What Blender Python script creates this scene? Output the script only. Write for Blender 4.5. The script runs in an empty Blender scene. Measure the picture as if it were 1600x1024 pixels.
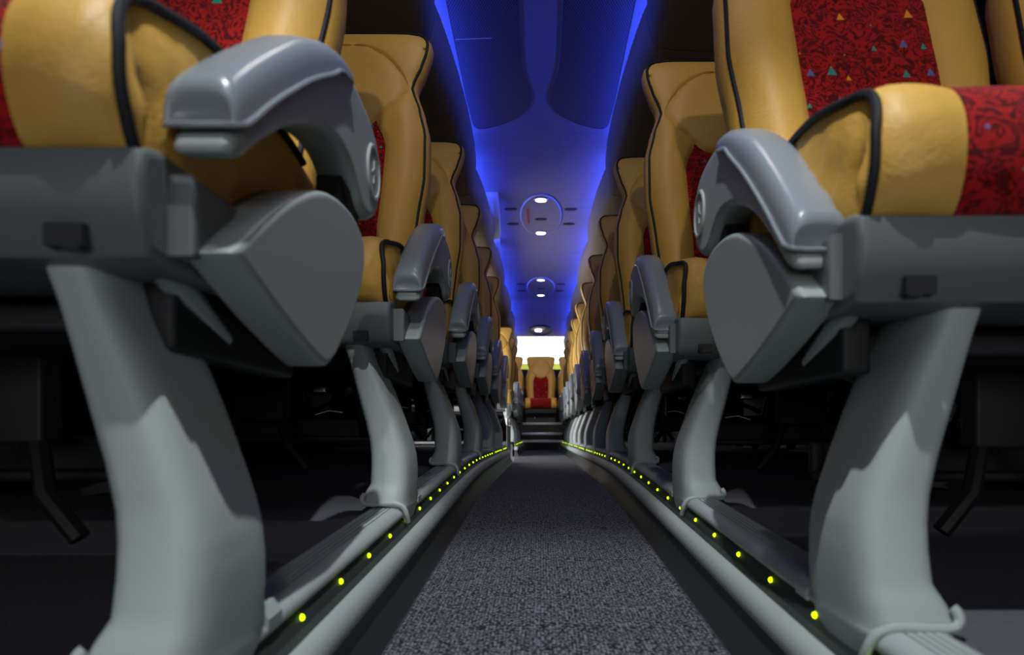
import bpy, bmesh, math, random
from mathutils import Vector, noise
random.seed(4)
C = bpy.context.scene
COL = C.collection
CZ = 0.19            # height of the lens above the far aisle floor
F = 1067.0

# ---------------------------------------------------------------- camera, world, light, exposure
cam_d = bpy.data.cameras.new('camera'); cam = bpy.data.objects.new('camera', cam_d); COL.objects.link(cam)
cam.location = (0, 0, CZ); cam.rotation_euler = (math.radians(90), 0, 0)
cam_d.sensor_width = 36; cam_d.lens = 24
cam_d.shift_x = -45/1600; cam_d.shift_y = 168/1600
cam_d.clip_start = 0.02; cam_d.clip_end = 200
cam_d.dof.use_dof = True; cam_d.dof.focus_distance = 1.75; cam_d.dof.aperture_fstop = 4.8
C.camera = cam

W = bpy.data.worlds.new('world'); C.world = W; W.use_nodes = True
W.node_tree.nodes['Background'].inputs[0].default_value = (1.0, 0.98, 0.95, 1)
W.node_tree.nodes['Background'].inputs[1].default_value = 4.5

C.view_settings.view_transform = 'Standard'; C.view_settings.look = 'None'
C.view_settings.exposure = 0.0; C.view_settings.gamma = 1.0; C.view_settings.use_curve_mapping = False

def lamp(name, kind, loc, energy, col=(1, 1, 1), size=0.1, aim=None, sizey=None, spot=None):
    d = bpy.data.lights.new(name, kind); d.energy = energy; d.color = col
    if kind == 'AREA':
        d.size = size
        if sizey: d.shape = 'RECTANGLE'; d.size_y = sizey
    else: d.shadow_soft_size = size
    if kind == 'SPOT': d.spot_size = math.radians(spot or 90); d.spot_blend = 0.5
    o = bpy.data.objects.new(name, d); COL.objects.link(o)
    o.location = (loc[0], loc[1], loc[2] + CZ)
    if aim is not None:
        v = Vector((aim[0], aim[1], aim[2] + CZ)) - o.location
        o.rotation_euler = v.to_track_quat('-Z', 'Y').to_euler()
    return o

# entrance lamps and windscreen daylight at the front of the coach (behind the lens)
lamp('front_downlight_a', 'SPOT', (-0.03, 0.12, 1.56), 74, (0.93, 0.97, 1.0), 0.012, (0.02, 0.42, -0.2), spot=66)
lamp('front_downlight_b', 'SPOT', (0.05, -0.9, 1.45), 34, (1.0, 0.97, 0.92), 0.02, (0.0, 1.9, 0.75), spot=62)
lamp('windscreen_daylight', 'AREA', (0.0, -2.2, 0.35), 15, (0.95, 0.96, 1.0), 2.0, (0, 2, 1.6), sizey=0.8)
lamp('saloon_lamp_near_a', 'AREA', (0.0, 1.25, 1.58), 1.5, (1.0, 0.96, 0.9), 0.06, (0, 1.2, 0))
lamp('rear_seat_fill', 'SPOT', (0.0, 7.85, 1.585), 50, (1.0, 0.90, 0.76), 0.04, (0, 9.5, 0.6), spot=60)  # added fill spot by the rear oval lamp, tipped back to brighten the rear seats
lamp('door_daylight', 'AREA', (-1.25, 5.7, 0.6), 14, (0.88, 0.94, 1.0), 0.8, (0.3, 6.6, 0.2), sizey=1.5)
for yy in (4.66, 5.42, 7.02, 7.85):
    lamp('saloon_downlight', 'AREA', (0.0, yy, 1.585), 0.25, (1.0, 0.94, 0.85), 0.06, (0, yy, 0))

# ---------------------------------------------------------------- materials
def nt(name):
    m = bpy.data.materials.new(name); m.use_nodes = True
    t = m.node_tree; return m, t, t.nodes['Principled BSDF']
def N(t, k, **kw):
    n = t.nodes.new(k)
    for a, b in kw.items(): setattr(n, a, b)
    return n
def mat(name, col, rough=0.5, metal=0.0, bump=0.0, bscale=60, var=0.0, vscale=3, spec=0.5, coat=0, detail=3):
    m, t, b = nt(name)
    b.inputs['Base Color'].default_value = (*col, 1); b.inputs['Roughness'].default_value = rough
    b.inputs['Metallic'].default_value = metal; b.inputs['Specular IOR Level'].default_value = spec
    b.inputs['Coat Weight'].default_value = coat
    tc = N(t, 'ShaderNodeTexCoord')
    if bump:
        n = N(t, 'ShaderNodeTexNoise'); n.inputs['Scale'].default_value = bscale; n.inputs['Detail'].default_value = detail
        t.links.new(tc.outputs['Object'], n.inputs['Vector'])
        bp = N(t, 'ShaderNodeBump'); bp.inputs['Strength'].default_value = bump; bp.inputs['Distance'].default_value = 0.002
        t.links.new(n.outputs['Fac'], bp.inputs['Height']); t.links.new(bp.outputs['Normal'], b.inputs['Normal'])
    if var:
        n = N(t, 'ShaderNodeTexNoise'); n.inputs['Scale'].default_value = vscale; n.inputs['Detail'].default_value = 4
        t.links.new(tc.outputs['Object'], n.inputs['Vector'])
        r = N(t, 'ShaderNodeValToRGB')
        r.color_ramp.elements[0].position = 0.3; r.color_ramp.elements[1].position = 0.7
        r.color_ramp.elements[0].color = (*[c*(1-var) for c in col], 1)
        r.color_ramp.elements[1].color = (*[min(1, c*(1+var)) for c in col], 1)
        t.links.new(n.outputs['Fac'], r.inputs[0]); t.links.new(r.outputs[0], b.inputs['Base Color'])
    return m
def emit(name, col, s):
    m, t, b = nt(name); b.inputs['Base Color'].default_value = (0, 0, 0, 1)
    b.inputs['Emission Color'].default_value = (*col, 1); b.inputs['Emission Strength'].default_value = s
    return m

M = {}
def leather():
    m, t, b = nt('yellow_leather')
    tc = N(t, 'ShaderNodeTexCoord')
    n = N(t, 'ShaderNodeTexNoise'); n.inputs['Scale'].default_value = 7; n.inputs['Detail'].default_value = 5
    r = N(t, 'ShaderNodeValToRGB')
    r.color_ramp.elements[0].position = 0.3; r.color_ramp.elements[0].color = (0.66, 0.37, 0.062, 1)
    r.color_ramp.elements[1].position = 0.72; r.color_ramp.elements[1].color = (0.76, 0.45, 0.09, 1)
    t.links.new(tc.outputs['Object'], n.inputs['Vector']); t.links.new(n.outputs['Fac'], r.inputs[0])
    t.links.new(r.outputs[0], b.inputs['Base Color'])
    b.inputs['Roughness'].default_value = 0.52
    v = N(t, 'ShaderNodeTexVoronoi'); v.inputs['Scale'].default_value = 330
    w = N(t, 'ShaderNodeTexNoise'); w.inputs['Scale'].default_value = 22; w.inputs['Detail'].default_value = 6; w.inputs['Distortion'].default_value = 0.6
    t.links.new(tc.outputs['Object'], v.inputs['Vector']); t.links.new(tc.outputs['Object'], w.inputs['Vector'])
    b1 = N(t, 'ShaderNodeBump'); b1.inputs['Strength'].default_value = 0.35; b1.inputs['Distance'].default_value = 0.0006
    b2 = N(t, 'ShaderNodeBump'); b2.inputs['Strength'].default_value = 0.5; b2.inputs['Distance'].default_value = 0.004
    t.links.new(v.outputs['Distance'], b1.inputs['Height']); t.links.new(w.outputs['Fac'], b2.inputs['Height'])
    t.links.new(b2.outputs['Normal'], b1.inputs['Normal']); t.links.new(b1.outputs['Normal'], b.inputs['Normal'])
    return m
M['leather'] = leather()

def fabric():
    m, t, b = nt('red_patterned_fabric')
    L = t.links.new
    tc = N(t, 'ShaderNodeTexCoord')
    n = N(t, 'ShaderNodeTexNoise'); n.inputs['Scale'].default_value = 38; n.inputs['Detail'].default_value = 1.5; n.inputs['Distortion'].default_value = 2.6
    L(tc.outputs['Object'], n.inputs['Vector'])
    mu = N(t, 'ShaderNodeMath', operation='MULTIPLY'); mu.inputs[1].default_value = 26; L(n.outputs['Fac'], mu.inputs[0])
    si = N(t, 'ShaderNodeMath', operation='SINE'); L(mu.outputs[0], si.inputs[0])
    mr = N(t, 'ShaderNodeMapRange'); mr.inputs[1].default_value = -0.7; mr.inputs[2].default_value = 0.8; L(si.outputs[0], mr.inputs[0])
    r = N(t, 'ShaderNodeValToRGB')
    r.color_ramp.elements[0].position = 0.15; r.color_ramp.elements[0].color = (0.10, 0.004, 0.005, 1)
    r.color_ramp.elements[1].position = 0.75; r.color_ramp.elements[1].color = (0.42, 0.010, 0.009, 1)
    L(mr.outputs[0], r.inputs[0])
    # scattered little printed triangles
    mp = N(t, 'ShaderNodeMapping'); mp.inputs['Scale'].default_value = (1, 0.0, 1)
    sx = N(t, 'ShaderNodeSeparateXYZ'); L(tc.outputs['Object'], sx.inputs[0])
    zz = N(t, 'ShaderNodeMath', operation='SUBTRACT'); L(sx.outputs[2], zz.inputs[0]); L(sx.outputs[1], zz.inputs[1])
    cx = N(t, 'ShaderNodeCombineXYZ'); L(sx.outputs[0], cx.inputs[0]); L(zz.outputs[0], cx.inputs[1])
    v = N(t, 'ShaderNodeTexVoronoi', voronoi_dimensions='2D'); v.inputs['Scale'].default_value = 30; v.inputs['Randomness'].default_value = 0.8
    L(cx.outputs[0], v.inputs['Vector'])
    sb = N(t, 'ShaderNodeVectorMath', operation='SUBTRACT'); L(cx.outputs[0], sb.inputs[0]); L(v.outputs['Position'], sb.inputs[1])
    s2 = N(t, 'ShaderNodeSeparateXYZ'); L(sb.outputs[0], s2.inputs[0])
    ab = N(t, 'ShaderNodeMath', operation='ABSOLUTE'); L(s2.outputs[0], ab.inputs[0])
    a1 = N(t, 'ShaderNodeMath', operation='MULTIPLY'); a1.inputs[1].default_value = 1.5; L(ab.outputs[0], a1.inputs[0])
    a2 = N(t, 'ShaderNodeMath', operation='ADD'); L(a1.outputs[0], a2.inputs[0]); L(s2.outputs[1], a2.inputs[1])
    a3 = N(t, 'ShaderNodeMath', operation='MULTIPLY'); a3.inputs[1].default_value = -1.0; L(s2.outputs[1], a3.inputs[0])
    a4 = N(t, 'ShaderNodeMath', operation='MAXIMUM'); L(a2.outputs[0], a4.inputs[0]); L(a3.outputs[0], a4.inputs[1])
    cs = N(t, 'ShaderNodeSeparateColor'); L(v.outputs['Color'], cs.inputs[0])
    sz = N(t, 'ShaderNodeMapRange'); sz.inputs[1].default_value = 0.3; sz.inputs[2].default_value = 1; sz.inputs[3].default_value = 0.0; sz.inputs[4].default_value = 0.0052
    L(cs.outputs[1], sz.inputs[0])
    lt = N(t, 'ShaderNodeMath', operation='LESS_THAN'); L(a4.outputs[0], lt.inputs[0]); L(sz.outputs[0], lt.inputs[1])
    cr = N(t, 'ShaderNodeValToRGB'); cr.color_ramp.interpolation = 'CONSTANT'
    cr.color_ramp.elements[0].color = (0.85, 0.33, 0.03, 1)
    cr.color_ramp.elements[1].position = 0.55; cr.color_ramp.elements[1].color = (0.02, 0.32, 0.24, 1)
    e = cr.color_ramp.elements.new(0.8); e.color = (0.10, 0.16, 0.38, 1)
    L(cs.outputs[0], cr.inputs[0])
    mx = N(t, 'ShaderNodeMix', data_type='RGBA'); L(lt.outputs[0], mx.inputs[0]); L(r.outputs[0], mx.inputs[6]); L(cr.outputs[0], mx.inputs[7])
    L(mx.outputs[2], b.inputs['Base Color'])
    b.inputs['Roughness'].default_value = 0.95; b.inputs['Specular IOR Level'].default_value = 0.15
    b.inputs['Sheen Weight'].default_value = 0.15
    w = N(t, 'ShaderNodeTexNoise'); w.inputs['Scale'].default_value = 700; L(tc.outputs['Object'], w.inputs['Vector'])
    bp = N(t, 'ShaderNodeBump'); bp.inputs['Strength'].default_value = 0.4; bp.inputs['Distance'].default_value = 0.001
    L(w.outputs['Fac'], bp.inputs['Height']); L(bp.outputs['Normal'], b.inputs['Normal'])
    return m
M['fabric'] = fabric()
M['piping'] = mat('black_piping', (0.012, 0.013, 0.016), 0.6, spec=0.25)
M['plastic'] = mat('grey_plastic', (0.34, 0.39, 0.375), 0.42, bump=0.12, bscale=900)
M['cap'] = mat('blue_grey_armrest_skin', (0.25, 0.29, 0.32), 0.26, bump=0.10, bscale=700)
M['pale'] = mat('pale_grey_plastic', (0.46, 0.52, 0.50), 0.5, bump=0.05, bscale=500)
M['pan'] = mat('mid_grey_plastic', (0.135, 0.15, 0.152), 0.45, bump=0.12, bscale=800)
M['dark'] = mat('black_plastic', (0.012, 0.012, 0.013), 0.6)
M['shell'] = mat('charcoal_back_shell', (0.03, 0.03, 0.032), 0.6)
M['frame'] = mat('black_painted_steel', (0.010, 0.011, 0.012), 0.6)
M['chrome'] = mat('dull_chrome', (0.5, 0.5, 0.52), 0.25, metal=1.0)
M['channel'] = mat('dark_channel', (0.045, 0.055, 0.052), 0.6, spec=0.2)
M['kick'] = mat('dark_kick_vinyl', (0.035, 0.037, 0.038), 0.4)
M['wall'] = mat('dark_wall_lining', (0.03, 0.03, 0.034), 0.8, bump=0.2, bscale=200)
M['glass_dark'] = mat('tinted_window_glass', (0.01, 0.011, 0.013), 0.08)
M['rack'] = mat('brown_grey_rack_lining', (0.17, 0.135, 0.088), 0.75, bump=0.15, bscale=300)
M['ceil'] = mat('ceiling_lining', (0.24, 0.215, 0.24), 0.85, spec=0.1, bump=0.25, bscale=500)
M['housing'] = mat('monitor_housing', (0.45, 0.45, 0.48), 0.45)
M['metal_nose'] = mat('aluminium_nosing', (0.75, 0.76, 0.78), 0.42, metal=1.0)
M['plat'] = mat('platform_carpet', (0.11, 0.11, 0.125), 0.95, bump=0.8, bscale=500, var=0.15, vscale=300)
M['led'] = emit('green_yellow_led', (0.62, 1.0, 0.0), 4.0)
M['blue'] = emit('blue_cove_led', (0.035, 0.075, 1.0), 105.0)
M['lampglow'] = emit('lamp_lens', (1.0, 0.93, 0.82), 11.0)
M['red_label'] = mat('red_label', (0.45, 0.03, 0.02), 0.5)
M['hoard'] = mat('yellow_green_board', (0.16, 0.18, 0.006), 0.8, var=0.2, vscale=2)

def carpet():
    m, t, b = nt('aisle_carpet'); L = t.links.new
    tc = N(t, 'ShaderNodeTexCoord')
    n = N(t, 'ShaderNodeTexNoise'); n.inputs['Scale'].default_value = 230; n.inputs['Detail'].default_value = 3
    w = N(t, 'ShaderNodeTexWave', wave_type='BANDS', bands_direction='X'); w.inputs['Scale'].default_value = 62; w.inputs['Distortion'].default_value = 1.5; w.inputs['Detail'].default_value = 1; w.inputs['Detail Scale'].default_value = 6
    L(tc.outputs['Object'], n.inputs['Vector']); L(tc.outputs['Object'], w.inputs['Vector'])
    r = N(t, 'ShaderNodeValToRGB')
    r.color_ramp.elements[0].position = 0.44; r.color_ramp.elements[0].color = (0.008, 0.009, 0.012, 1)
    r.color_ramp.elements[1].position = 0.60; r.color_ramp.elements[1].color = (0.36, 0.38, 0.43, 1)
    L(n.outputs['Fac'], r.inputs[0])
    mx = N(t, 'ShaderNodeMix', data_type='RGBA', blend_type='MULTIPLY'); mx.inputs[0].default_value = 0.45
    L(r.outputs[0], mx.inputs[6]); L(w.outputs['Color'], mx.inputs[7]); L(mx.outputs[2], b.inputs['Base Color'])
    b.inputs['Roughness'].default_value = 0.85
    ad = N(t, 'ShaderNodeMath', operation='ADD'); L(n.outputs['Fac'], ad.inputs[0]); L(w.outputs['Fac'], ad.inputs[1])
    bp = N(t, 'ShaderNodeBump'); bp.inputs['Strength'].default_value = 0.8; bp.inputs['Distance'].default_value = 0.002
    L(ad.outputs[0], bp.inputs['Height']); L(bp.outputs['Normal'], b.inputs['Normal'])
    return m
M['carpet'] = carpet()

def perforated():
    m, t, b = nt('perforated_grille'); L = t.links.new
    tc = N(t, 'ShaderNodeTexCoord'); s = N(t, 'ShaderNodeSeparateXYZ'); L(tc.outputs['Object'], s.inputs[0])
    def ax(o, k, off=0.0):
        a = N(t, 'ShaderNodeMath', operation='MULTIPLY_ADD'); a.inputs[1].default_value = k; a.inputs[2].default_value = off
        L(s.outputs[o], a.inputs[0])
        c = N(t, 'ShaderNodeMath', operation='COSINE'); L(a.outputs[0], c.inputs[0]); return c
    k1 = 2*math.pi/0.0105; k2 = 2*math.pi/0.022
    a, c = ax(0, k1), ax(1, k2)
    p = N(t, 'ShaderNodeMath', operation='MULTIPLY'); L(a.outputs[0], p.inputs[0]); L(c.outputs[0], p.inputs[1])
    r = N(t, 'ShaderNodeValToRGB')
    r.color_ramp.elements[0].position = 0.0; r.color_ramp.elements[0].color = (0.085, 0.08, 0.10, 1)
    r.color_ramp.elements[1].position = 0.12; r.color_ramp.elements[1].color = (0.006, 0.006, 0.009, 1)
    L(p.outputs[0], r.inputs[0]); L(r.outputs[0], b.inputs['Base Color'])
    b.inputs['Roughness'].default_value = 0.6
    return m
M['grille'] = perforated()

# ---------------------------------------------------------------- mesh helpers
XF = lambda v: v             # transform applied to design coordinates
ORG = Vector((0, 0, 0))      # base of the thing being built
def tag(o, label=None, cat=None, group=None, kind=None):
    if label: o['label'] = label
    if cat: o['category'] = cat
    if group: o['group'] = group
    if kind: o['kind'] = kind
    return o
def thing(name, base, label, cat, group=None):
    global ORG
    o = bpy.data.objects.new(name, None); COL.objects.link(o); o.empty_display_size = 0.05
    o.location = base; ORG = Vector(base); tag(o, label, cat, group); return o
def put(name, verts, faces, m, parent=None, smooth=True, sharp=35, recalc=True):
    me = bpy.data.meshes.new(name)
    vs = [XF(Vector(v)) for v in verts]
    org = ORG if parent is not None else Vector((0, 0, 0))
    me.from_pydata([tuple(v - org) for v in vs], [], faces)
    bm = bmesh.new(); bm.from_mesh(me)
    bmesh.ops.remove_doubles(bm, verts=bm.verts, dist=1e-6)
    if recalc: bmesh.ops.recalc_face_normals(bm, faces=bm.faces)
    for f in bm.faces: f.smooth = smooth
    bm.to_mesh(me); bm.free()
    if smooth: me.set_sharp_from_angle(angle=math.radians(sharp))
    me.materials.append(m)
    o = bpy.data.objects.new(name, me); COL.objects.link(o)
    if parent is not None:
        o.parent = parent
    return o
def grid(rows, closed=False):
    n = len(rows[0]); V = [p for r in rows for p in r]; Fc = []
    for i in range(len(rows)-1):
        for j in range(n if closed else n-1):
            a = i*n+j; b = i*n+(j+1) % n; Fc.append((a, b, b+n, a+n))
    return V, Fc
def merge(*parts):
    V, Fc = [], []
    for v, f in parts:
        k = len(V); V += list(v); Fc += [tuple(i+k for i in q) for q in f]
    return V, Fc
def loft(rings, caps=True):
    V, Fc = grid(rings, True); n = len(rings[0])
    if caps:
        Fc.append(tuple(range(n))); Fc.append(tuple(range((len(rings)-1)*n, len(rings)*n)))
    return V, Fc
def catmull(P, n=4, closed=True):
    out = []; m = len(P)
    rng = range(m) if closed else range(m-1)
    for i in rng:
        p = [Vector(P[(i+k) % m]) if closed else Vector(P[min(max(i+k, 0), m-1)]) for k in (-1, 0, 1, 2)]
        if (p[1]-p[2]).length < 1e-7: continue
        for s in range(n):
            t = s/n
            out.append(0.5*((2*p[1]) + (p[2]-p[0])*t + (2*p[0]-5*p[1]+4*p[2]-p[3])*t*t + (3*p[1]-3*p[2]+p[3]-p[0])*t**3))
    if not closed: out.append(Vector(P[-1]))
    return out
def area2(P): return sum(P[i][0]*P[(i+1) % len(P)][1]-P[(i+1) % len(P)][0]*P[i][1] for i in range(len(P)))
def inset(P, r):
    n = len(P); out = []
    for i in range(n):
        a = (P[i]-P[i-1]); b = (P[(i+1) % n]-P[i])
        if a.length < 1e-9: a = b
        if b.length < 1e-9: b = a
        a = a.normalized(); b = b.normalized()
        na = Vector((-a.y, a.x)); nb = Vector((-b.y, b.x)); m = na+nb
        if m.length < 1e-6: m = na
        m.normalize(); k = max(0.6, m.dot(na))
        out.append(P[i] + m*(r/k))
    if r <= 0: return out
    def dist(q):
        best = 9
        for i in range(n):
            a = P[i-1]; d = P[i]-a; L2 = d.length_squared
            t = 0 if L2 < 1e-14 else max(0, min(1, (q-a).dot(d)/L2))
            best = min(best, (q-a-d*t).length)
        return best
    ok = [dist(q) >= r*0.985 for q in out]
    if any(ok):
        src = list(out)
        for i in range(n):
            if not ok[i]:
                a = next(k for k in range(1, n+1) if ok[(i-k) % n]); b = next(k for k in range(1, n+1) if ok[(i+k) % n])
                out[i] = (src[(i-a) % n]+src[(i+b) % n])/2 if a+b < 14 else src[(i-a) % n if a < b else (i+b) % n]
    return out
def rextrude(P, x0, x1, r, axis='x', steps=5, rx=None):
    """closed profile P in (y,z) swept across x with rounded rims"""
    P = [Vector((p[0], p[1])) for p in P]
    if area2(P) < 0: P.reverse()
    lay = [(x0, r+0.0015)]
    for i in range(steps+1):
        a = i/steps*math.pi/2; lay.append((x0+(rx or r)*(1-math.cos(a)), r*(1-math.sin(a))))
    mid = [(x1-(x-x0), q) for x, q in reversed(lay)]
    lay += mid
    rings = []
    for x, q in lay:
        I = inset(P, q)
        if axis == 'x': rings.append([(x, p.x, p.y) for p in I])
        elif axis == 'y': rings.append([(p.x, x, p.y) for p in I])
        else: rings.append([(p.x, p.y, x) for p in I])
    return loft(rings)
def box(x0, x1, y0, y1, z0, z1):
    V = [(x, y, z) for x in (x0, x1) for y in (y0, y1) for z in (z0, z1)]
    return V, [(0, 1, 3, 2), (4, 6, 7, 5), (0, 4, 5, 1), (2, 3, 7, 6), (0, 2, 6, 4), (1, 5, 7, 3)]
def rbox(x0, x1, y0, y1, z0, z1, r):
    P = [(y0, z0), (y1, z0), (y1, z1), (y0, z1)]
    Q = []
    for (cy, cz, a0) in ((y1-r, z0+r, -90), (y1-r, z1-r, 0), (y0+r, z1-r, 90), (y0+r, z0+r, 180)):
        for k in range(5):
            a = math.radians(a0+k*22.5); Q.append((cy+r*math.cos(a), cz+r*math.sin(a)))
    return rextrude(Q, x0, x1, r*0.95, steps=4)
def tube(P, r, n=8, closed=False, rfun=None):
    P = [Vector(p) for p in P]; rings = []; m = len(P); up = None
    for i, p in enumerate(P):
        a = P[i-1] if (i > 0 or closed) else P[i]; b = P[(i+1) % m] if (i < m-1 or closed) else P[i]
        t = (b-a).normalized()
        if up is None: up = Vector((0.3, 0.2, 1)) if abs(t.z) < 0.9 else Vector((1, 0.1, 0))
        u = (up - t*up.dot(t)).normalized(); up = u; w = t.cross(u)
        q = rfun(i/(m-1)) if rfun else r
        rings.append([tuple(p+(u*math.cos(2*math.pi*k/n)+w*math.sin(2*math.pi*k/n))*q) for k in range(n)])
    if closed:
        rings.append(rings[0]); return grid(rings, True)
    return loft(rings)
def cyl(c, r, h, axis='z', n=24, r2=None):
    r2 = r if r2 is None else r2; R = []
    for (q, d) in ((r, -h/2), (r2, h/2)):
        ring = []
        for k in range(n):
            a = 2*math.pi*k/n; u, v = q*math.cos(a), q*math.sin(a)
            ring.append({'z': (c[0]+u, c[1]+v, c[2]+d), 'x': (c[0]+d, c[1]+u, c[2]+v), 'y': (c[0]+u, c[1]+d, c[2]+v)}[axis])
        R.append(ring)
    return loft(R)
def interp(T, x):
    if x <= T[0][0]: return T[0][1]
    for (a, va), (b, vb) in zip(T, T[1:]):
        if x <= b:
            t = (x-a)/(b-a); t = t*t*(3-2*t)*0.5+t*0.5; return va+(vb-va)*t
    return T[-1][1]
def copy_tree(o, parent=None):
    c = o.copy(); COL.objects.link(c); c.parent = parent
    for ch in list(kids.get(o.name, [])) or list(o.children): copy_tree(ch, c)
    return c
kids = {}

# LED line height along the aisle: a gentle ramp, then level
def ramp(y):
    a = -0.2165+0.057*y
    k = 0.012; b = -0.089
    return -math.log(math.exp(-a/k)+math.exp(-b/k))*k if y < 4 else b

YS = [-0.6+0.2*i for i in range(8)] + [1.0+0.1*i for i in range(26)] + [3.6+0.7*i for i in range(7)]
def yrange(a, b):
    return [a]+[y for y in YS if a+0.01 < y < b-0.01]+[b]
def sweep(profile, y0, y1, close=False, side=1, x0=0.0):
    rows = [[(side*(x0+p[0]), y, ramp(y)+p[1]) for p in profile] for y in yrange(y0, y1)]
    return loft(rows) if close else grid(rows)

LEDX = {1: 0.2685, -1: 0.2315}
YEND = 8.47
# ================================================================ THE SETTING
# aisle floor
rows = [[(x, y, ramp(y)-0.10) for x in (-0.203, -0.1, 0, 0.1, 0.234)] for y in yrange(-0.6, YEND)]
tag(put('floor', *grid(rows), M['carpet']), kind='structure')
for s, nm in ((-1, 'floor_left_platform'), (1, 'floor_right_platform')):
    g = []
    segs = [(-0.6, 4.68), (6.05, YEND)] if s < 0 else [(-0.6, YEND)]
    for a, b in segs:
        g.append(sweep([(0.035, 0.018), (0.3, 0.018), (0.6, 0.018), (1.15-LEDX[s], 0.018)], a, b, side=s, x0=LEDX[s]))
    if s < 0:
        g.append(box(-1.15, -0.235, 4.68, 6.05, -0.34, -0.33)); g.append(box(-1.15, -0.235, 4.67, 4.68, -0.34, -0.06)); g.append(box(-1.15, -0.235, 6.05, 6.06, -0.34, -0.06))
    tag(put(nm, *merge(*g), M['plat'], smooth=False), kind='structure')
# outer walls with window bands
for s, nm in ((-1, 'wall_left'), (1, 'wall_right')):
    g = []
    segs = [(-3.2, 4.9), (6.0, 10.3)] if s < 0 else [(-3.2, 10.3)]
    for a, b in segs:
        x0, x1 = sorted((s*1.15, s*1.20)); g.append(box(x0, x1, a, b, -0.45, 1.70))
    if s < 0: g.append(box(-1.20, -1.15, 4.9, 6.0, 1.35, 1.70))
    tag(put(nm, *merge(*g), M['wall'], smooth=False), kind='structure')
    n = 0
    for y0 in (-1.9, -0.5, 0.9, 2.3, 3.65, 6.2, 7.6, 8.95):
        if s < 0 and y0 == 3.65: y1 = 4.8
        else: y1 = y0+1.2
        n += 1
        x0, x1 = sorted((s*1.14, s*1.152))
        w = put('window_%d' % (n+(10 if s > 0 else 0)), *rbox(x0, x1, y0, y1, 0.45, 1.22, 0.005), M['glass_dark']); tag(w, kind='structure')
# front bulkhead behind the lens
tag(put('wall_front', *box(-1.2, 1.2, -3.25, -3.2, -0.45, 1.7), M['wall'], smooth=False), kind='structure')
tag(put('floor_front', *box(-1.2, 1.2, -3.2, -0.6, -0.47, -0.45), M['plat'], smooth=False), kind='structure')
# rear wall with the rear window opening
yb = 10.25
tag(put('wall_back', *merge(box(-1.2, 1.2, yb, yb+0.05, -0.45, 0.975), box(-1.2, 1.2, yb, yb+0.05, 1.49, 1.75),
        box(-1.2, -1.0, yb, yb+0.05, 0.975, 1.49), box(1.0, 1.2, yb, yb+0.05, 0.975, 1.49)), M['wall'], smooth=False), kind='structure')
tag(put('window_20', *merge(box(-1.0, 1.0, yb-0.01, yb+0.0, 0.955, 0.985), box(-1.0, 1.0, yb-0.01, yb, 1.475, 1.50)), M['dark'], smooth=False), kind='structure')

# ceiling: gently arched centre sheet, dropping towards the rear window
def ceil_h(x, y):
    h = 1.62 - 0.10*max(0, abs(x)-0.36)**1.5
    if y > 8.73: h -= (y-8.73)*0.092
    return h
cy = [-3.2, -2, -1, 0, 1, 2, 2.3, 3.6, 5, 6, 7, 8, 8.5, 8.73, 8.76, 9.2, 9.7, 10.26]
cx = [-1.2, -0.9, -0.7, -0.55, -0.45, -0.36, -0.2, 0, 0.2, 0.36, 0.45, 0.55, 0.7, 0.9, 1.2]
tag(put('ceiling', *grid([[(x, y, ceil_h(x, y)) for x in cx] for y in cy]), M['ceil']), kind='structure')
tag(put('ceiling_roof_skin', *box(-1.2, 1.2, -3.25, 10.3, 1.70, 1.72), M['wall'], smooth=False), kind='structure')
# raised joint strips of the ceiling sheets
k = 0
for y in (3.66, 4.86, 6.1, 8.0, 8.73):
    k += 1
    tag(put('trim_%d' % k, *box(-0.42, 0.42, y, y+0.004, ceil_h(0, y)-0.0015, ceil_h(0, y)+0.002), M['ceil'], smooth=False), kind='structure')

# ================================================================ CEILING FITTINGS
def ordi(i): return ['nearest', 'second', 'third', 'fourth', 'fifth', 'sixth', 'seventh', 'eighth', 'ninth', 'tenth', 'eleventh'][i]
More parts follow.
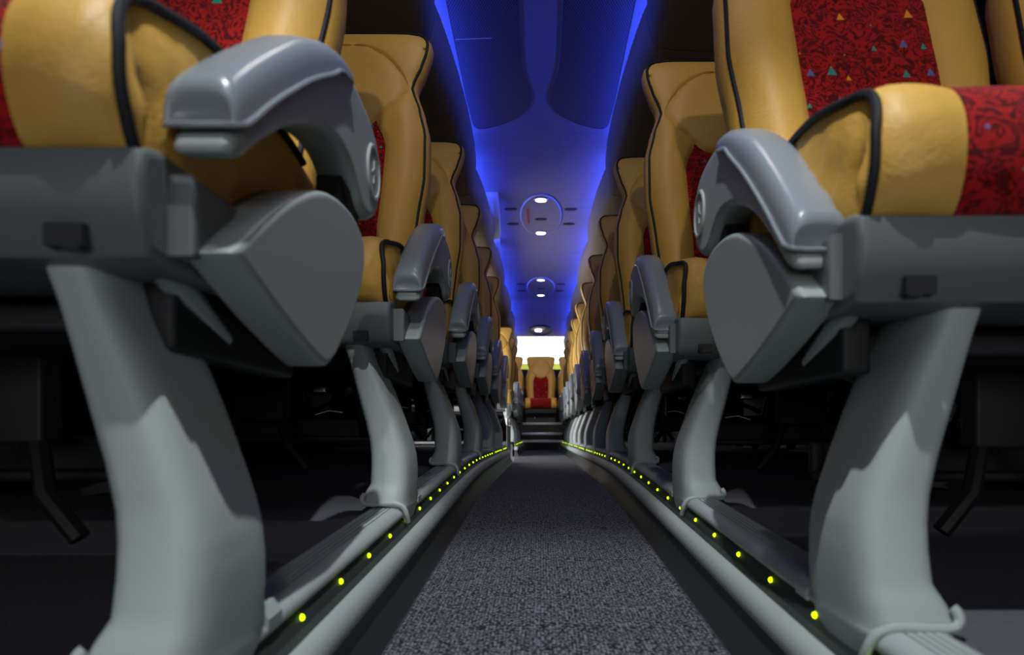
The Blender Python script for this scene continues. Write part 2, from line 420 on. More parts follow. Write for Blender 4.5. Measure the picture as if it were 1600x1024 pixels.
# overhead luggage racks, one bulged bay after another
joints = [-0.53, 0.91, 2.35, 3.79, 5.20, 6.64, 8.05, 9.25, 10.24]
for s in (-1, 1):
    side = 'left' if s < 0 else 'right'
    for i, (a, b) in enumerate(zip(joints, joints[1:])):
        base = (s*0.75, (a+b)/2, 1.33)
        t = thing('luggage_rack', base, 'brown-grey overhead luggage rack bay on the %s, %s one from the camera' % (side, ordi(i)), 'luggage rack', 'overhead rack bays')
        rings = []; NS = 16; a2 = a+0.004; b2 = b-0.004
        drop = lambda y: -0.09*max(0, (y-8.73)) 
        for j in range(NS+1):
            u = j/NS; y = a2+(b2-a2)*u
            q = max(0.0, math.sin(math.pi*min(1, u**1.15)))**0.6; d = drop(y)
            P = [(0.382-0.034*q, 1.512), (0.372-0.036*q, 1.500), (0.366-0.040*q, 1.46), (0.368-0.036*q, 1.42), (0.380-0.028*q, 1.37), (0.398-0.015*q, 1.335), (0.44, 1.325), (0.80, 1.305), (1.14, 1.30), (1.14, 1.52), (0.62, 1.53), (0.43, 1.518)]
            rings.append([(s*p[0], y, p[1]+d) for p in P])
        put('rack_shell', *loft(rings), M['rack'], t, sharp=50)
        rl = [(s*(0.386-0.034*(max(0.0, math.sin(math.pi*min(1, (j/NS)**1.15)))**0.6)), a2+(b2-a2)*j/NS, 1.514+drop(a2+(b2-a2)*j/NS)) for j in range(NS+1)]
        put('edge_bead', *tube(rl, 0.006), M['housing'], t)
    # blue cove strip, one run per side
    t = thing('cove_light_strip', (s*0.50, 4.5, 1.54), 'blue light strip hidden in the cove on the %s edge of the ceiling' % side, 'light strip', 'blue cove strips')
    for i, (a, b) in enumerate(zip(joints, joints[1:])):
        aa, bb = a+0.06, b-0.06
        d = -0.07*max(0, b-8.73)
        put('light_bar', *tube([(s*0.475, aa+(bb-aa)*q/6, 1.543-0.085*max(0, aa+(bb-aa)*q/6-8.73)) for q in range(7)], 0.0075, 6), M['blue'], t)

# perforated grille petals at the front of the ceiling
for s in (-1, 1):
    side = 'left' if s < 0 else 'right'
    inner = [(0.083, 0.6), (0.083, 2.54), (0.084, 2.9), (0.078, 3.03), (0.060, 3.15), (0.044, 3.26), (0.055, 3.34), (0.097, 3.44), (0.175, 3.53), (0.27, 3.59), (0.33, 3.60), (0.352, 3.55)]
    P = [Vector(p) for p in inner]
    Pi = catmull(inner[1:], 5, closed=False)
    prof = [Vector((0.345, 0.6)), Vector((0.083, 0.6))]+Pi+[Vector((0.358, 3.3)), Vector((0.352, 2.5))]
    prof = [Vector((s*p.x, p.y)) for p in prof]
    t = thing('ceiling_grille', (s*0.2, 2.2, 1.62), 'dark perforated petal-shaped grille panel on the %s half of the ceiling' % side, 'grille', 'ceiling grilles')
    put('grille_panel', *rextrude(prof, 1.6175, 1.624, 0.001, axis='z', steps=3), M['grille'], t)
    put('rim', *tube([(p.x, p.y, 1.6185) for p in prof], 0.0024, 6, closed=True), M['dark'], t)
    if s < 0:
        put('joint_bead', *tube([(-0.35, 2.79, 1.6172), (-0.2, 2.78, 1.6172)], 0.0011, 6), M['housing'], t)

# oval lamp panels with two round lamps
def lamp_panel(y0, y1, label):
    yc = (y0+y1)/2; t = thing('ceiling_lamp_panel', (0, yc, 1.62), label, 'ceiling lamp', 'oval ceiling lamp panels')
    n = 48; rim = [(0.147*math.cos(2*math.pi*k/n), yc+(y1-y0)/2*math.sin(2*math.pi*k/n)) for k in range(n)]
    put('oval_cover', *rextrude(rim, 1.606, 1.622, 0.006, axis='z', steps=4), M['ceil'], t)
    put('rim', *tube([(p[0], p[1], 1.614) for p in rim], 0.006, 8, closed=True), M['housing'], t)
    for yl in (y0+0.07, y1-0.09):
        r = put('lamp_ring', *tube([(0.044*math.cos(2*math.pi*k/24), yl+0.044*math.sin(2*math.pi*k/24), 1.604) for k in range(24)], 0.006, 8, closed=True), M['chrome'], t)
        lens = put('lamp_lens', *cyl((0, yl, 1.6045), 0.036, 0.006), M['lampglow'], t)
    put('finger_slot', *rextrude([(0.045*math.cos(2*math.pi*k/20), yc+0.03+0.03*math.sin(2*math.pi*k/20)) for k in range(20)], 1.603, 1.608, 0.001, axis='z', steps=2), M['dark'], t)
    g = put('label_strip', *merge(*[box(-0.10, -0.082, yc-0.20+0.05*i, yc-0.165+0.05*i, 1.6035, 1.606) for i in range(7)]), M['red_label'], t, smooth=False); g['label'] = 'row of small red marks on the cover'
lamp_panel(4.585, 5.505, 'oval ceiling lamp panel with two round lamps, the nearer one')
lamp_panel(6.99, 7.92, 'oval ceiling lamp panel with two round lamps, the one further back')
i = 0
for yc, nm in ((4.95, 'nearer'), (7.38, 'further')):
    for s in (-1, 1):
        for dy in (-0.06, 0.28):
            P = [(s*0.215+0.045*math.cos(2*math.pi*k/20), yc+dy+0.024*math.sin(2*math.pi*k/20)) for k in range(20)]
            o = put('ceiling_slot', *rextrude(P, 1.614, 1.622, 0.0015, axis='z', steps=2), M['dark'])
            tag(o, 'short dark ceiling slot %s of the %s oval lamp panel, %s of its pair' % ('left' if s < 0 else 'right', nm, 'front' if dy < 0 else 'back'), 'vent', 'ceiling slots')
# rear lamp dome
t = thing('rear_ceiling_lamp', (0, 9.85, 1.52), 'single round lamp in an oval ring on the sloping ceiling above the rear seats', 'ceiling lamp')
R = [(0.165*math.cos(2*math.pi*k/32), 9.85+0.28*math.sin(2*math.pi*k/32)) for k in range(32)]
put('ring', *tube([(p[0], p[1], ceil_h(0, p[1])-0.006) for p in R], 0.012, 8, closed=True), M['dark'], t)
put('lamp_lens', *cyl((-0.035, 9.82, ceil_h(0, 9.82)-0.018), 0.045, 0.016), M['lampglow'], t)

# folded monitors hanging at the left cove
for i, (ym, lab) in enumerate(((4.55, 'pale folded flip-down monitor at the left ceiling edge, the nearer one'), (5.62, 'pale folded flip-down monitor at the left ceiling edge, the further one'))):
    t = thing('flip_down_monitor', (-0.36, ym, 1.6), lab, 'monitor', 'flip-down monitors')
    a = Vector((0, ym, 1.625)); b = Vector((0, ym+0.36, 1.405)) if i == 0 else Vector((0, ym+0.30, 1.44))
    d = (b-a); nrm = Vector((0, -d.z, d.y)).normalized()*-1
    Lh = d.length; d.normalize()
    x0, x1, r = (-0.42, -0.285, 0.05) if i == 0 else (-0.46, -0.335, 0.10)
    Q = [(x0, 0.0), (x1, 0.0)]
    for k in range(8): aa = math.radians(k*90/7); Q.append((x1-r+r*math.cos(aa), Lh-r+r*math.sin(aa)))
    Q.append((x0, Lh))
    V, Fc = rextrude(Q, 0.0, 0.035, 0.008, axis='z', steps=4)
    V = [tuple(Vector((v[0], 0, 0))+a+d*v[1]+nrm*(v[2]-0.03)) for v in V]
    put('housing', V, Fc, M['housing'], t)
    Q = [(x0+0.02, 0.05), (x1-0.03, 0.05), (x1-0.03, Lh-0.05), (x0+0.02, Lh-0.05)]
    V, Fc = rextrude(Q, 0.0, 0.004, 0.001, axis='z', steps=2)
    V = [tuple(Vector((v[0], 0, 0))+a+d*v[1]+nrm*(v[2]+0.004)) for v in V]
    put('screen_cover', V, Fc, M['housing'], t)

# ================================================================ AISLE RAILS WITH LEDS
for s in (-1, 1):
    side = 'left' if s < 0 else 'right'
    runs = [(-0.3, 4.66, 'before the side door'), (6.05, 8.45, 'past the side door')] if s < 0 else [(-0.3, 8.45, None)]
    for a, b, nm in runs:
        lab = 'pale grooved step rail with green lights %s of the aisle' % side
        if nm: lab += ', ' + nm
        t = thing('aisle_step_rail', (s*LEDX[s], a, ramp(a)-0.1), lab, 'rail', 'lit step rails')
        X = LEDX[s]
        put('kick_panel', *sweep([(-0.038, -0.101), (-0.036, -0.085), (-0.024, -0.070), (-0.021, -0.045), (0.02, -0.045), (0.02, -0.101)], a, b, True, s, X), M['kick'], t)
        put('edge_strip', *sweep([(-0.0395, -0.101), (-0.0385, -0.0965), (-0.036, -0.0965), (-0.036, -0.101)], a, b, True, s, X), M['chrome'], t)
        put('lower_moulding', *sweep([(-0.019, -0.046), (-0.0245, -0.040), (-0.0265, -0.032), (-0.0245, -0.022), (-0.019, -0.015), (-0.010, -0.0115), (0.01, -0.012), (0.02, -0.046)], a, b, True, s, X), M['pale'], t, sharp=60)
        put('light_channel', *sweep([(-0.012, -0.0125), (-0.002, -0.008), (0.003, 0.004), (0.007, 0.013), (0.02, 0.013), (0.02, -0.0125)], a, b, True, s, X), M['channel'], t)
        top = [(0.008, 0.0105), (0.0025, 0.0112), (0.001, 0.0150), (0.0025, 0.0200), (0.008, 0.0250), (0.013, 0.0265)]
        for i in range(5):
            xx = 0.016+i*0.0074
            top += [(xx, 0.0272), (xx+0.0050, 0.0274), (xx+0.0054, 0.0240), (xx+0.0069, 0.0240)]
        top += [(0.054, 0.0272), (0.0575, 0.0255), (0.0590, 0.021), (0.0590, 0.0105)]
        put('grooved_rail', *sweep(top, a, b, True, s, X), M['pale'], t, sharp=40)
        y = 0.80-0.129*7 if s > 0 else 0.664-0.129*6
        led = None
        while y < b-0.02:
            if y > a+0.02 and y > 0.2:
                c = Vector((s*(X+0.0015), y, ramp(y)+0.001))
                if led is None:
                    V, Fc = [], []
                    rings = []
                    for i in range(5):
                        th = math.pi*i/8; rr = 0.0033*math.cos(th); xx = -0.0033*math.sin(th)
                        rings.append([(s*xx, rr*math.cos(2*math.pi*k/10), rr*math.sin(2*math.pi*k/10)) for k in range(10)])
                    V, Fc = loft(rings)
                    old = ORG.copy(); ORG = Vector((0, 0, 0)); led = put('led', V, Fc, M['led'], t); ORG = old; q = led
                else:
                    q = led.copy(); COL.objects.link(q); q.parent = t
                q.location = c - Vector(t.location)
            y += 0.129

# ================================================================ SEATS
SC = 0.917
XC = 0.50     # centre of the aisle seat in the design frame
Y0, H0, REC = 1.0, 0.295, 0.26
WT = [(0.28, .180), (0.417, .185), (0.486, .191), (0.60, .203), (0.721, .200), (0.804, .181), (0.835, .168), (0.858, .1605), (0.88, .164), (0.93, .182), (0.975, .194), (1.0, .1965), (1.013, .193), (1.021, .183)]
BT = [(0.28, .098), (0.45, .100), (0.56, .105), (0.68, .106), (0.71, .098), (0.735, .085), (0.755, .075), (0.78, .095), (0.815, .130), (0.85, .152), (0.865, .1535), (0.89, .140), (0.925, .115), (0.95, .090), (0.975, .050), (0.985, .0)]
def wfun(h): return interp(WT, h)
def bfun(h): return interp(BT, h)
def backpt(x, h, d, yo=0, ho=0):   # x from seat centre, d forward
    return (XC+x, Y0+yo+(h-H0)*REC-d*0.97, h+ho+d*0.25*0)
def depth(x, h):
    w = wfun(h); u = min(1, abs(x)/max(w, 1e-4))
    top = max(0, min(1, (1.03-h)/0.05))
    base = 0.018*(1-u**4)*math.sqrt(max(0, 1-(1-top)**2))
    bol = 0.014*math.exp(-((u-0.78)/0.2)**2)*max(0, min(1, (0.86-h)/0.1))
    lum = 0.012*math.exp(-((h-0.50)/0.14)**2)
    return base+bol+lum
def make_back(parent, cx=0.0, yo=0.0, ho=0.0, hi=1):
    def pt(x, h, d): p = backpt(x, h, d, yo, ho); return (p[0]+cx, p[1], p[2])
    # bolsters and wings (one yellow cover)
    g = []
    hs = [0.28+i*(0.985-0.28)/56 for i in range(57)]
    for s in (-1, 1):
        rows = []
        for h in hs:
            b, w = bfun(h), wfun(h); r = []
            for j in range(13):
                e = j/12; x = b+(w-b)*e
                width = w-b
                puff = min(0.009, width*0.2)*math.sqrt(max(0, 1-(2*e-1)**4))
                r.append(pt(s*x, h, depth(x, h)*(1-e**8)+puff))
            rows.append(r)
        g.append(grid(rows))
    rows = []
    for h in [0.985, 0.993, 1.0, 1.007, 1.013, 1.018, 1.024, 1.028]:
        w = wfun(h) if h < 1.0 else 0.1965-0.30*max(0, h-1.0)**1.0-6*(max(0, h-1.006))**1.5
        r = []
        for j in range(-14, 15):
            e = j/14; r.append(pt(e*w, h, depth(e*w, h)*(1-abs(e)**8)))
        rows.append(r)
    g.append(grid(rows))
    bo = put('backrest_cover', *merge(*g), M['leather'], parent, sharp=80)
    rows = []
    for i in range(25):
        t = i/24; r = []
        for j in range(-10, 11):
            e = j/10; Ht = 0.72+0.035*e*e; h = 0.28+(Ht-0.28)*t; b = bfun(h)
            r.append(pt(e*b, h, depth(e*b, h)+0.004*(1-e**4)))
        rows.append(r)
    put('fabric_panel', *grid(rows), M['fabric'], bo, sharp=80)
    rows = []
    for i in range(25):
        t = i/24; r = []
        for j in range(-12, 13):
            e = j/12; Hb = 0.72+0.035*e*e; h = Hb+(0.985-Hb)*t; b = bfun(h)
            puff = 0.017*math.sqrt(max(0, (1-e**4)))*math.sqrt(max(0, 1-(2*t-1)**6))
            r.append(pt(e*b, h, depth(e*b, h)+puff))
        rows.append(r)
    put('headrest_pad', *grid(rows), M['leather'], bo, sharp=80)
    # closed outline for gusset, piping and shell
    out = [(wfun(h), h) for h in [0.28+i*0.02 for i in range(36)]]+[(0.1955, 1.0), (0.192, 1.012), (0.184, 1.022), (0.172, 1.028)]
    out += [(0.13, 1.031), (0.07, 1.033), (0.0, 1.034)]
    full = out+[(-x, h) for x, h in reversed(out[:-1])]
    n = len(full)
    P2 = [Vector(p) for p in full]
    A = P2 if area2(P2) > 0 else list(reversed(P2))
    rings = []
    for d, q in ((0.0, 0.001), (0.006, -0.004), (0.025, -0.009), (0.05, -0.009), (0.070, -0.003), (0.080, 0.010)):
        I = inset(A, q); rings.append([pt(p.x, p.y, -d) for p in I])
    put('side_gusset', *grid(rings, True), M['leather'], bo, sharp=80)
    I = inset(A, 0.010); J = inset(A, 0.03); 
    rings = [[pt(p.x, p.y, -0.080) for p in I], [pt(p.x, p.y, -0.098) for p in J]]
    put('back_shell', *loft(rings), M['shell'], bo, sharp=40)
    put('piping', *tube([pt(x, h, 0.0005) for x, h in full], 0.0040, 6), M['piping'], bo)
    # stitched seam around the headrest pad
    return bo

CP = [(0.607, 0.186), (0.590, 0.196), (0.578, 0.220), (0.574, 0.248), (0.578, 0.275), (0.592, 0.298), (0.615, 0.312), (0.655, 0.322), (0.70, 0.331), (0.775, 0.337), (0.86, 0.335), (0.94, 0.325), (1.02, 0.306)]
CS = catmull(CP, 3, closed=False)
def edge_x(y, h):   # aisle side edge of the cushion: half width
    return 0.213 + 0.005*math.exp(-((y-0.70)/0.09)**2) - 0.012*max(0, (h-0.26)/0.05)*max(0, 1-(y-0.57)/0.08)
def make_cushion(parent, cx=0.0, yo=0.0, ho=0.0):
    def P(x, p, d=0):   # d: outward puff
        y, h = p
        # outward direction: front faces -y, top faces +z
        f = max(0, min(1, (0.64-y)/0.06))
        return (XC+cx+x, y+yo-d*f, h+ho+d*(1-f))
    rows = [[P(e/10*0.141, c, 0.004*(1-(e/10)**4)) for e in range(-10, 11)] for c in CS]
    cu = put('cushion', *grid(rows), M['fabric'], parent, sharp=80)
    for s in (-1, 1):
        g = []; rows = []
        for c in CS:
            w = edge_x(c.x, c.y); r = []
            for j in range(11):
                e = j/10; x = 0.141+(w-0.141)*e
                puff = 0.006*math.sin(math.pi*e)-0.010*e**6
                wr = 0.0024*noise.noise(Vector((x*60*s, c.x*30, c.y*30)))*(1-e**4)*min(1, 4*e)
                r.append(P(s*x, c, puff+wr))
            rows.append(r)
        g.append(grid(rows))
        rows = []
        for i, c in enumerate(CS):
            w = edge_x(c.x, c.y); r = []
            t0 = P(s*w, c, -0.010)
            for j in range(11):
                e = j/10
                z0 = t0[2]-ho; y0 = t0[1]-yo
                hh = z0+(0.188-z0)*e; yy = y0+(max(c.x, 0.612)-y0)*e
                fold = (0.0045*math.sin(yy*150+30*hh)+0.003*math.sin(yy*70-60*hh))*math.sin(math.pi*e)*(0.3+0.9*e) + 0.005*noise.noise(Vector((yy*35, hh*35, 3*s)))*math.sin(math.pi*e)
                r.append((XC+cx+s*(w+0.006*math.sin(math.pi*e)+fold), yy+yo, hh+ho) if j else t0)
            rows.append(r)
        g.append(grid(rows))
        put('cushion_bolster', *merge(*g), M['leather'], cu, sharp=80)
    for s in (-1, 1):
        put('piping', *tube([P(s*(edge_x(c.x, c.y)+0.0015), c, -0.007) for c in CS[:-3]], 0.0045, 7), M['piping'], cu)
    return cu

# armrest profiles (y, z)
TOP = [(0.632, 0.176), (0.634, 0.192), (0.648, 0.205), (0.70, 0.247), (0.765, 0.307), (0.82, 0.355), (0.865, 0.382), (0.91, 0.392)]
SEAM = [(0.90, 0.374), (0.862, 0.362), (0.835, 0.341), (0.775, 0.296), (0.705, 0.235), (0.665, 0.196), (0.649, 0.181)]
ARM = [(0.640, 0.160), (0.650, 0.181), (0.705, 0.236), (0.775, 0.298), (0.835, 0.345), (0.87, 0.372), (0.915, 0.390), (0.96, 0.392), (1.0, 0.389), (1.035, 0.375), (1.054, 0.345), (1.052, 0.31), (1.035, 0.280), (1.0, 0.262), (0.968, 0.262), (0.945, 0.275), (0.915, 0.288), (0.88, 0.289), (0.84, 0.281), (0.80, 0.266), (0.757, 0.242), (0.705, 0.203), (0.665, 0.166), (0.650, 0.158)]
FAN = [(0.845, 0.0645), (0.838, 0.0655), (0.80, 0.074), (0.723, 0.096), (0.650, 0.1215), (0.636, 0.1265), (0.634, 0.131), (0.665, 0.155), (0.723, 0.194), (0.776, 0.2235), (0.83, 0.246), (0.88, 0.258), (0.93, 0.262), (0.97, 0.258), (1.003, 0.243), (1.008, 0.215), (0.992, 0.178), (0.96, 0.142), (0.9275, 0.1125), (0.885, 0.080), (0.862, 0.068), (0.852, 0.065)]

def make_double(side, detail=True):
    """two-place coach seat; design frame of the right-hand row"""
    global XF
    sx = side
    dy = 0.0 if side > 0 else -0.11; dz = 0.0 if side > 0 else 0.008
    yleg = 0.64 if side > 0 else 0.53
    XF = (lambda v: Vector((sx*v.x*SC, v.y*SC+dy, v.z*SC+dz)))
    t = thing('double_coach_seat', (sx*0.62, yleg, ramp(yleg)+0.018), 'x', 'seat', 'double coach seats along the aisle')
    # cushions and backs: aisle place, window place
    for cx in (0.0, 0.47):
        make_back(t, cx); make_cushion(t, cx)
    # pan under both cushions
    prof = [(0.602, 0.196), (0.592, 0.190), (0.590, 0.17), (0.600, 0.125), (0.606, 0.118), (0.64, 0.114), (1.05, 0.135), (1.10, 0.16), (1.10, 0.20), (1.06, 0.203), (0.62, 0.200)]
    pan = put('seat_pan', *rextrude(prof, 0.276, 1.19, 0.008, steps=4), M['pan'], t)
    put('latch_slot', *box(0.316, 0.343, 0.590, 0.603, 0.122, 0.138), M['dark'], pan, smooth=False)
    put('latch_tongue', *box(0.318, 0.330, 0.5890, 0.60, 0.120, 0.125), M['dark'], pan, smooth=False)
    put('side_link', *rextrude([(0.625, 0.124), (0.98, 0.14), (1.0, 0.18), (0.625, 0.184)], 0.264+(0 if side > 0 else -0.008), 0.284, 0.004), M['pan'], pan)
    # armrest group, slightly nearer the aisle on the left
    ax = 0.0 if side > 0 else -0.0105
    fan = put('armrest_cover', *rextrude(catmull(FAN, 3), 0.239+ax, 0.283+ax, 0.007, steps=5), M['plastic'], t, sharp=50)
    put('cover_recess', *rextrude([(0.655, 0.132), (0.72, 0.19), (0.80, 0.235), (0.88, 0.25), (0.88, 0.14), (0.75, 0.11)], 0.270+ax, 0.296+ax, 0.004), M['pan'], fan)
    if side < 0:
        def XA(v):
            a = math.radians(5.5); c, q = math.cos(a), math.sin(a)
            dy_, dz_ = (v.y-1.012)*SC*1.08, (v.z-0.327)*SC*1.08
            return Vector((-v.x*SC, 0.841+dy_*c+dz_*q*1.0, 0.323+dz_*c-dy_*q))
        XB = XF; XF = XA
    arm = put('armrest', *rextrude(catmull(ARM, 3), 0.236+ax, 0.284+ax, 0.010, steps=5), M['plastic'], t, sharp=50)
    ST = [((.6400, .1750), (.6400, .1850), .72), ((.6385, .1735), (.6335, .1960), .88), ((.6420, .1750), (.6340, .2050), .96), ((.6490, .1805), (.6395, .2140), 1.0), ((.68, .210), (.664, .240), 1.0), ((.725, .2525), (.707, .281), 1.0), ((.775, .296), (.758, .326), 1.0), ((.812, .326), (.801, .355), 1.0),
          ((.845, .350), (.837, .376), 1.0), ((.872, .365), (.874, .391), .99), ((.895, .374), (.905, .397), .96), ((.912, .381), (.926, .400), .88), ((.922, .3885), (.932, .396), .72)]
    SI = catmull([(a[0], a[1], w) for a, b, w in ST], 3, closed=False); TI = catmull([(b[0], b[1], w) for a, b, w in ST], 3, closed=False)
    rings = []
    for a, b in zip(SI, TI):
        w = 0.0285*a.z; ring = []
        for k in range(25):
            th = math.pi*k/24; c, q = math.cos(th), math.sin(th)
            v = abs(q)**0.62; x = w*math.copysign(abs(c)**0.62, c)
            ring.append((0.2605+ax+x, a.x+(b.x-a.x)*v, a.y+(b.y-a.y)*v))
        rings.append(ring)
    put('armrest_pad', *loft(rings), M['cap'], arm, sharp=55)
    seam = [(0.231+ax, y, z) for y, z in catmull(SEAM, 4, closed=False)]
    seam += [(0.236+ax, 0.6375, 0.174), (0.245+ax, 0.633, 0.172), (0.277+ax, 0.633, 0.172), (0.287+ax, 0.64, 0.175)]
    put('pad_seam', *tube(seam, 0.0021, 6), M['cap'], arm)
    rings = [(0.0, 0.031), (0.0015, 0.031), (0.0035, 0.029), (0.0035, 0.026), (0.0018, 0.0245), (0.0018, 0.0)]
    C0 = (1.012, 0.327); n = 28; V = []; 
    R = [[(0.2365+ax-d, C0[0]+r*math.cos(2*math.pi*k/n), C0[1]+r*1.15*math.sin(2*math.pi*k/n)) for k in range(n)] for d, r in rings]
    put('pivot_cap', *loft(R), M['plastic'], arm, sharp=30)
    put('pivot_mark', *merge(box(0.2335+ax, 0.2352+ax, C0[0]-0.002, C0[0]+0.002, C0[1]-0.014, C0[1]+0.014), box(0.2335+ax, 0.2352+ax, C0[0]-0.008, C0[0]+0.008, C0[1]-0.002, C0[1]+0.002)), M['plastic'], arm, smooth=False)
    if side < 0: XF = XB
    put('pivot_block', *rextrude([(0.90, 0.235), (1.0, 0.235), (1.01, 0.29), (0.93, 0.30)], 0.246+ax, 0.278+ax, 0.004), M['dark'], fan)
    # adjuster bar below the pan and dark linkage
    put('adjuster_bar', *tube([(0.305, 0.665, 0.124), (0.305, 0.70, 0.112), (0.305, 0.78, 0.083)], 0.011, 10, rfun=lambda u: 0.007+0.006*math.sin(math.pi*min(1, u*0.9+0.1))), M['plastic'], t)
    put('linkage', *merge(rbox(0.30, 0.33, 0.68, 0.95, 0.06, 0.125, 0.006), rbox(0.34, 1.12, 0.74, 1.04, 0.085, 0.112, 0.006), tube([(0.32, 0.80, 0.09), (0.40, 0.72, 0.03)], 0.008)), M['frame'], t)
    # footrest hanging under the pan for the row behind, with its levers
    XFold = XF
    fr = put('footrest', *merge(rbox(0.42, 1.12, 1.02, 1.06, -0.07, -0.055, 0.005), rbox(0.42, 1.12, 1.06, 1.075, -0.06, -0.01, 0.005),
             tube([(0.44, 1.04, -0.06), (0.44, 0.98, 0.03), (0.44, 0.90, 0.12)], 0.008), tube([(1.08, 1.04, -0.06), (1.08, 0.98, 0.03), (1.08, 0.90, 0.12)], 0.008),
             rbox(0.60, 0.72, 0.94, 0.98, -0.02, 0.12, 0.006), tube([(0.62, 0.96, 0.0), (0.58, 0.92, -0.08), (0.54, 0.92, -0.13)], 0.012), tube([(0.70, 0.96, 0.0), (0.74, 0.92, -0.08), (0.78, 0.92, -0.13)], 0.012)), M['frame'], t)
    put('footrest_lever', *rbox(0.50, 0.53, 0.93, 0.94, 0.045, 0.06, 0.003), M['chrome'], fr)
    put('footrest_lever', *tube([(0.46, 0.93, 0.0), (0.49, 0.925, 0.004), (0.52, 0.92, -0.006)], 0.003), M['chrome'], fr)
    # pedestal in real (unscaled) coordinates tied to the rail
    lx = 0.0 if side > 0 else -0.037; ly = 0.0 if side > 0 else -0.11
    XF = (lambda v: Vector((sx*(v.x+lx), v.y+ly, v.z)))
    S = [(0.125, .340, .384, .570, .69), (0.09, .330, .372, .572, .695), (0.0525, .313, .364, .575, .70), (0.016, .298, .355, .576, .70), (-0.02, .285, .345, .576, .70), (-0.0525, .2736, .338, .575, .70),
         (-0.075, .268, .335, .572, .70), (-0.098, .2655, .334, .568, .70), (-0.125, .2650, .334, .562, .70), (-0.142, .2655, .343, .554, .70), (-0.154, .266, .347, .550, .698), (-0.159, .266, .346, .549, .692), (-0.163, .266, .300, .553, .68), (-0.172, .267, .285, .560, .675), (-0.186, .269, .281, .572, .655), (-0.194, .271, .277, .582, .63)]
    rings = []
    S2 = []
    for a, b in zip(S, S[1:]):
        for k in range(3): S2.append([a[i]+(b[i]-a[i])*k/3 for i in range(5)])
    S2.append(list(S[-1]))
    for h, x0, x1, y0, y1 in S2:
        ring = []
        for k in range(40):
            a = 2*math.pi*k/40; c, q = math.cos(a), math.sin(a); e = 0.5
            ring.append(((x0+x1)/2+(x1-x0)/2*math.copysign(abs(c)**e, c), (y0+y1)/2+(y1-y0)/2*math.copysign(abs(q)**e, q), h))
        rings.append(ring)
    leg = put('pedestal', *loft(rings), M['pale'], t, sharp=60)
    fl = catmull([(0.2625, 0.560, -0.188), (0.2635, 0.552, -0.174), (0.268, 0.550, -0.163), (0.276, 0.549, -0.1575), (0.29, 0.549, -0.1555), (0.315, 0.550, -0.157), (0.332, 0.551, -0.157), (0.3385, 0.552, -0.152), (0.3385, 0.554, -0.145), (0.336, 0.557, -0.141)], 4, closed=False)
    put('foot_lip', *tube(fl, 0.0042, 8), M['pale'], leg)
    if detail:
        rings = [[(0.272+0.034*(1+0.0)*u, y, ramp(y)+v) for u, v in ((-0.1, 0.010), (-0.12, 0.020), (0.1, 0.030), (1.5, 0.031), (1.62, 0.026), (1.62, 0.01))] for y in (0.690, 0.72)]
        put('rail_collar', *loft(rings), M['pale'], leg)
    # wall-side support
    XF = (lambda v: Vector((sx*v.x, v.y+ly, v.z)))
    put('wall_bracket', *merge(rbox(0.99, 1.03, 0.62, 0.70, -0.15, 0.12, 0.008), tube([(1.0, 0.66, 0.08), (1.14, 0.66, 0.02)], 0.012)), M['frame'], t)
    XF = lambda v: v
    return t

def childtree(o):
    for c in COL.objects:
        if c.parent == o: kids.setdefault(o.name, []).append(c)
def index_children():
    kids.clear()
    for c in COL.objects:
        if c.parent: kids.setdefault(c.parent.name, []).append(c)
PITCH = 0.71
for side in (1, -1):
    proto = make_double(side); index_children()
    base = Vector(proto.location); yl = base.y
    ks = list(range(11)) if side > 0 else [0, 1, 2, 3, 4, 5, 8, 9, 10]
    sn = 'right' if side > 0 else 'left'
    for n, k_ in enumerate(ks):
        o = proto if k_ == 0 else copy_tree(proto)
        y = yl+PITCH*k_
        o.location = (base.x, y, base.z+ramp(y)-ramp(yl))
        if side < 0 and k_ >= 8:
            lab = 'yellow and red double coach seat on the left behind the side door, %s of those' % ['first', 'second', 'third'][k_-8]
        else:
            lab = 'yellow leather and red fabric double coach seat on the %s, %s row from the camera' % (sn, ordi(n))
        o['label'] = lab

# ================================================================ REAR STEPS AND REAR BENCH
def step(y0, y1, z, label, riser_from):
    t = thing('rear_step', (0, y0, riser_from), label, 'step', 'steps to the rear seats')
    put('riser', *box(-1.14, 1.14, y0, y0+0.02, riser_from, z-0.004), M['dark'], t, smooth=False)
    put('tread', *box(-1.14, 1.14, y0, y1, z-0.02, z), M['carpet'], t, smooth=False)
    P = [(y0-0.004, z-0.024), (y0+0.03, z-0.02), (y0+0.035, z+0.003), (y0, z+0.004), (y0-0.005, z-0.002)]
    put('metal_nosing', *rextrude(P, -0.245, 0.285, 0.001, steps=2), M['metal_nose'], t)
step(8.47, 8.90, -0.065, 'lowest carpeted step with bright metal nosing at the end of the aisle', -0.189)
step(8.90, 9.12, 0.026, 'middle step with bright metal nosing at the end of the aisle', -0.065)
step(9.12, 10.25, 0.162, 'top step with bright metal nosing below the rear middle seat', 0.026)

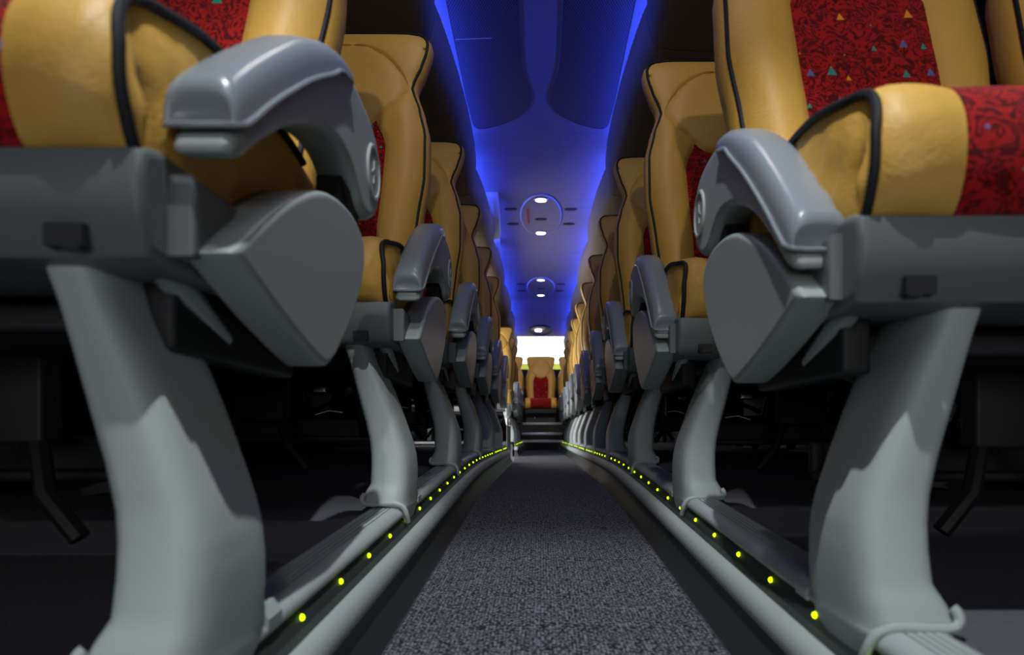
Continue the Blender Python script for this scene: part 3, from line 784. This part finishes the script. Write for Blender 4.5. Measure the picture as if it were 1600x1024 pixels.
def rear_seat(xc, label):
    global XF, XC
    XF = lambda v: Vector((v.x-0.50+xc, v.y+8.52, v.z+0.165))
    t = thing('rear_bench_seat', (xc, 9.4, 0.162), label, 'seat', 'seats of the rear row')
    make_back(t, 0, 0.0, -0.085); make_cushion(t, 0)
    put('seat_pan', *rextrude([(0.60, 0.19), (0.595, 0.13), (0.62, 0.11), (1.02, 0.13), (1.03, 0.19)], 0.29, 0.71, 0.006), M['dark'], t)
    put('seat_box', *rbox(0.30, 0.70, 0.66, 0.98, -0.003, 0.12, 0.008), M['shell'], t)
    put('front_rivet', *cyl((0.42, 0.657, 0.07), 0.006, 0.01, 'y', 12), M['chrome'], t)
    XF = lambda v: v
rear_seat(0.0, 'middle seat of the rear row facing down the aisle below the bright rear window')
rear_seat(-0.455, 'rear row seat just left of the middle one')
rear_seat(0.455, 'rear row seat just right of the middle one')

# ================================================================ SMALL THINGS
# dark post beside the side door
t = thing('door_post', (-0.255, 5.35, -0.19), 'dark post with a pale top bracket beside the side door on the left', 'post')
put('post', *rbox(-0.268, -0.236, 5.33, 5.37, -0.335, 0.10, 0.008), M['kick'], t)
put('top_bracket', *rbox(-0.27, -0.232, 5.32, 5.36, 0.07, 0.135, 0.01), M['chrome'], t)
put('pale_cap', *rbox(-0.275, -0.235, 5.315, 5.355, 0.142, 0.235, 0.012), M['pale'], t)
put('bracket_arm', *tube([(-0.27, 5.34, 0.19), (-0.36, 5.34, 0.195)], 0.006), M['chrome'], t)
# wall box low on the right
t = thing('wall_box', (1.13, 1.91, 0.06), 'small pale pointed box fixed low on the right wall behind the nearest right seat', 'box')
P = [(1.20-0.05, 0.0)]
pr = [(1.146, 0.02), (1.192, 0.02), (1.20, 0.075), (1.172, 0.098), (1.14, 0.075)]
pr = [(x-0.052, z) for x, z in pr]
put('box_body', *rextrude(pr, 1.86, 1.93, 0.004, axis='y'), M['pale'], t)
put('lid', *rextrude([(x+(x-1.12)*0.05, z) for x, z in ((1.087, 0.076), (1.15, 0.076), (1.15, 0.081), (1.087, 0.081))], 1.857, 1.93, 0.001, axis='y', steps=2), M['housing'], t)
# heater duct along both walls
for s in (-1, 1):
    sn = 'left' if s < 0 else 'right'
    a, b = (0.0, 4.6) if s < 0 else (0.0, 8.3)
    t = thing('heater_duct', (s*1.10, a, ramp(a)+0.03), 'dark heater duct low along the %s wall under the seats' % sn, 'heater', 'heater ducts')
    rows = [[(s*px, y, ramp(y)+pz) for px, pz in ((1.149, 0.035), (1.08, 0.035), (1.075, 0.05), (1.075, 0.13), (1.085, 0.145), (1.149, 0.15))] for y in yrange(a, b)]
    put('duct_body', *loft(rows), M['frame'], t)
    put('duct_rib', *sweep([(1.070, 0.09), (1.076, 0.085), (1.076, 0.10), (1.070, 0.098)], a, b, True, s, 0), M['chrome'], t)
# board fence outside the rear window
t = thing('board_fence', (0, 14.0, 0.0), 'yellow-green board fence outside seen low through the rear window', 'fence')
for i in range(8):
    put('board', *rbox(-2.4+i*0.6, -1.82+i*0.6, 14.0, 14.04, -0.6, 1.47, 0.01), M['hoard'], t)
for x in (-1.8, 0.0, 1.8): put('post', *rbox(x-0.04, x+0.04, 14.05, 14.13, -0.6, 1.5, 0.01), M['frame'], t)
tag(put('ground_outside', *box(-15, 15, 10.4, 40, -0.7, -0.6), M['rack'], smooth=False), kind='structure')

# lift everything so the far aisle floor is height 0
for o in COL.objects:
    if o.parent is None and o.type in ('MESH', 'EMPTY'): o.location.z += CZ
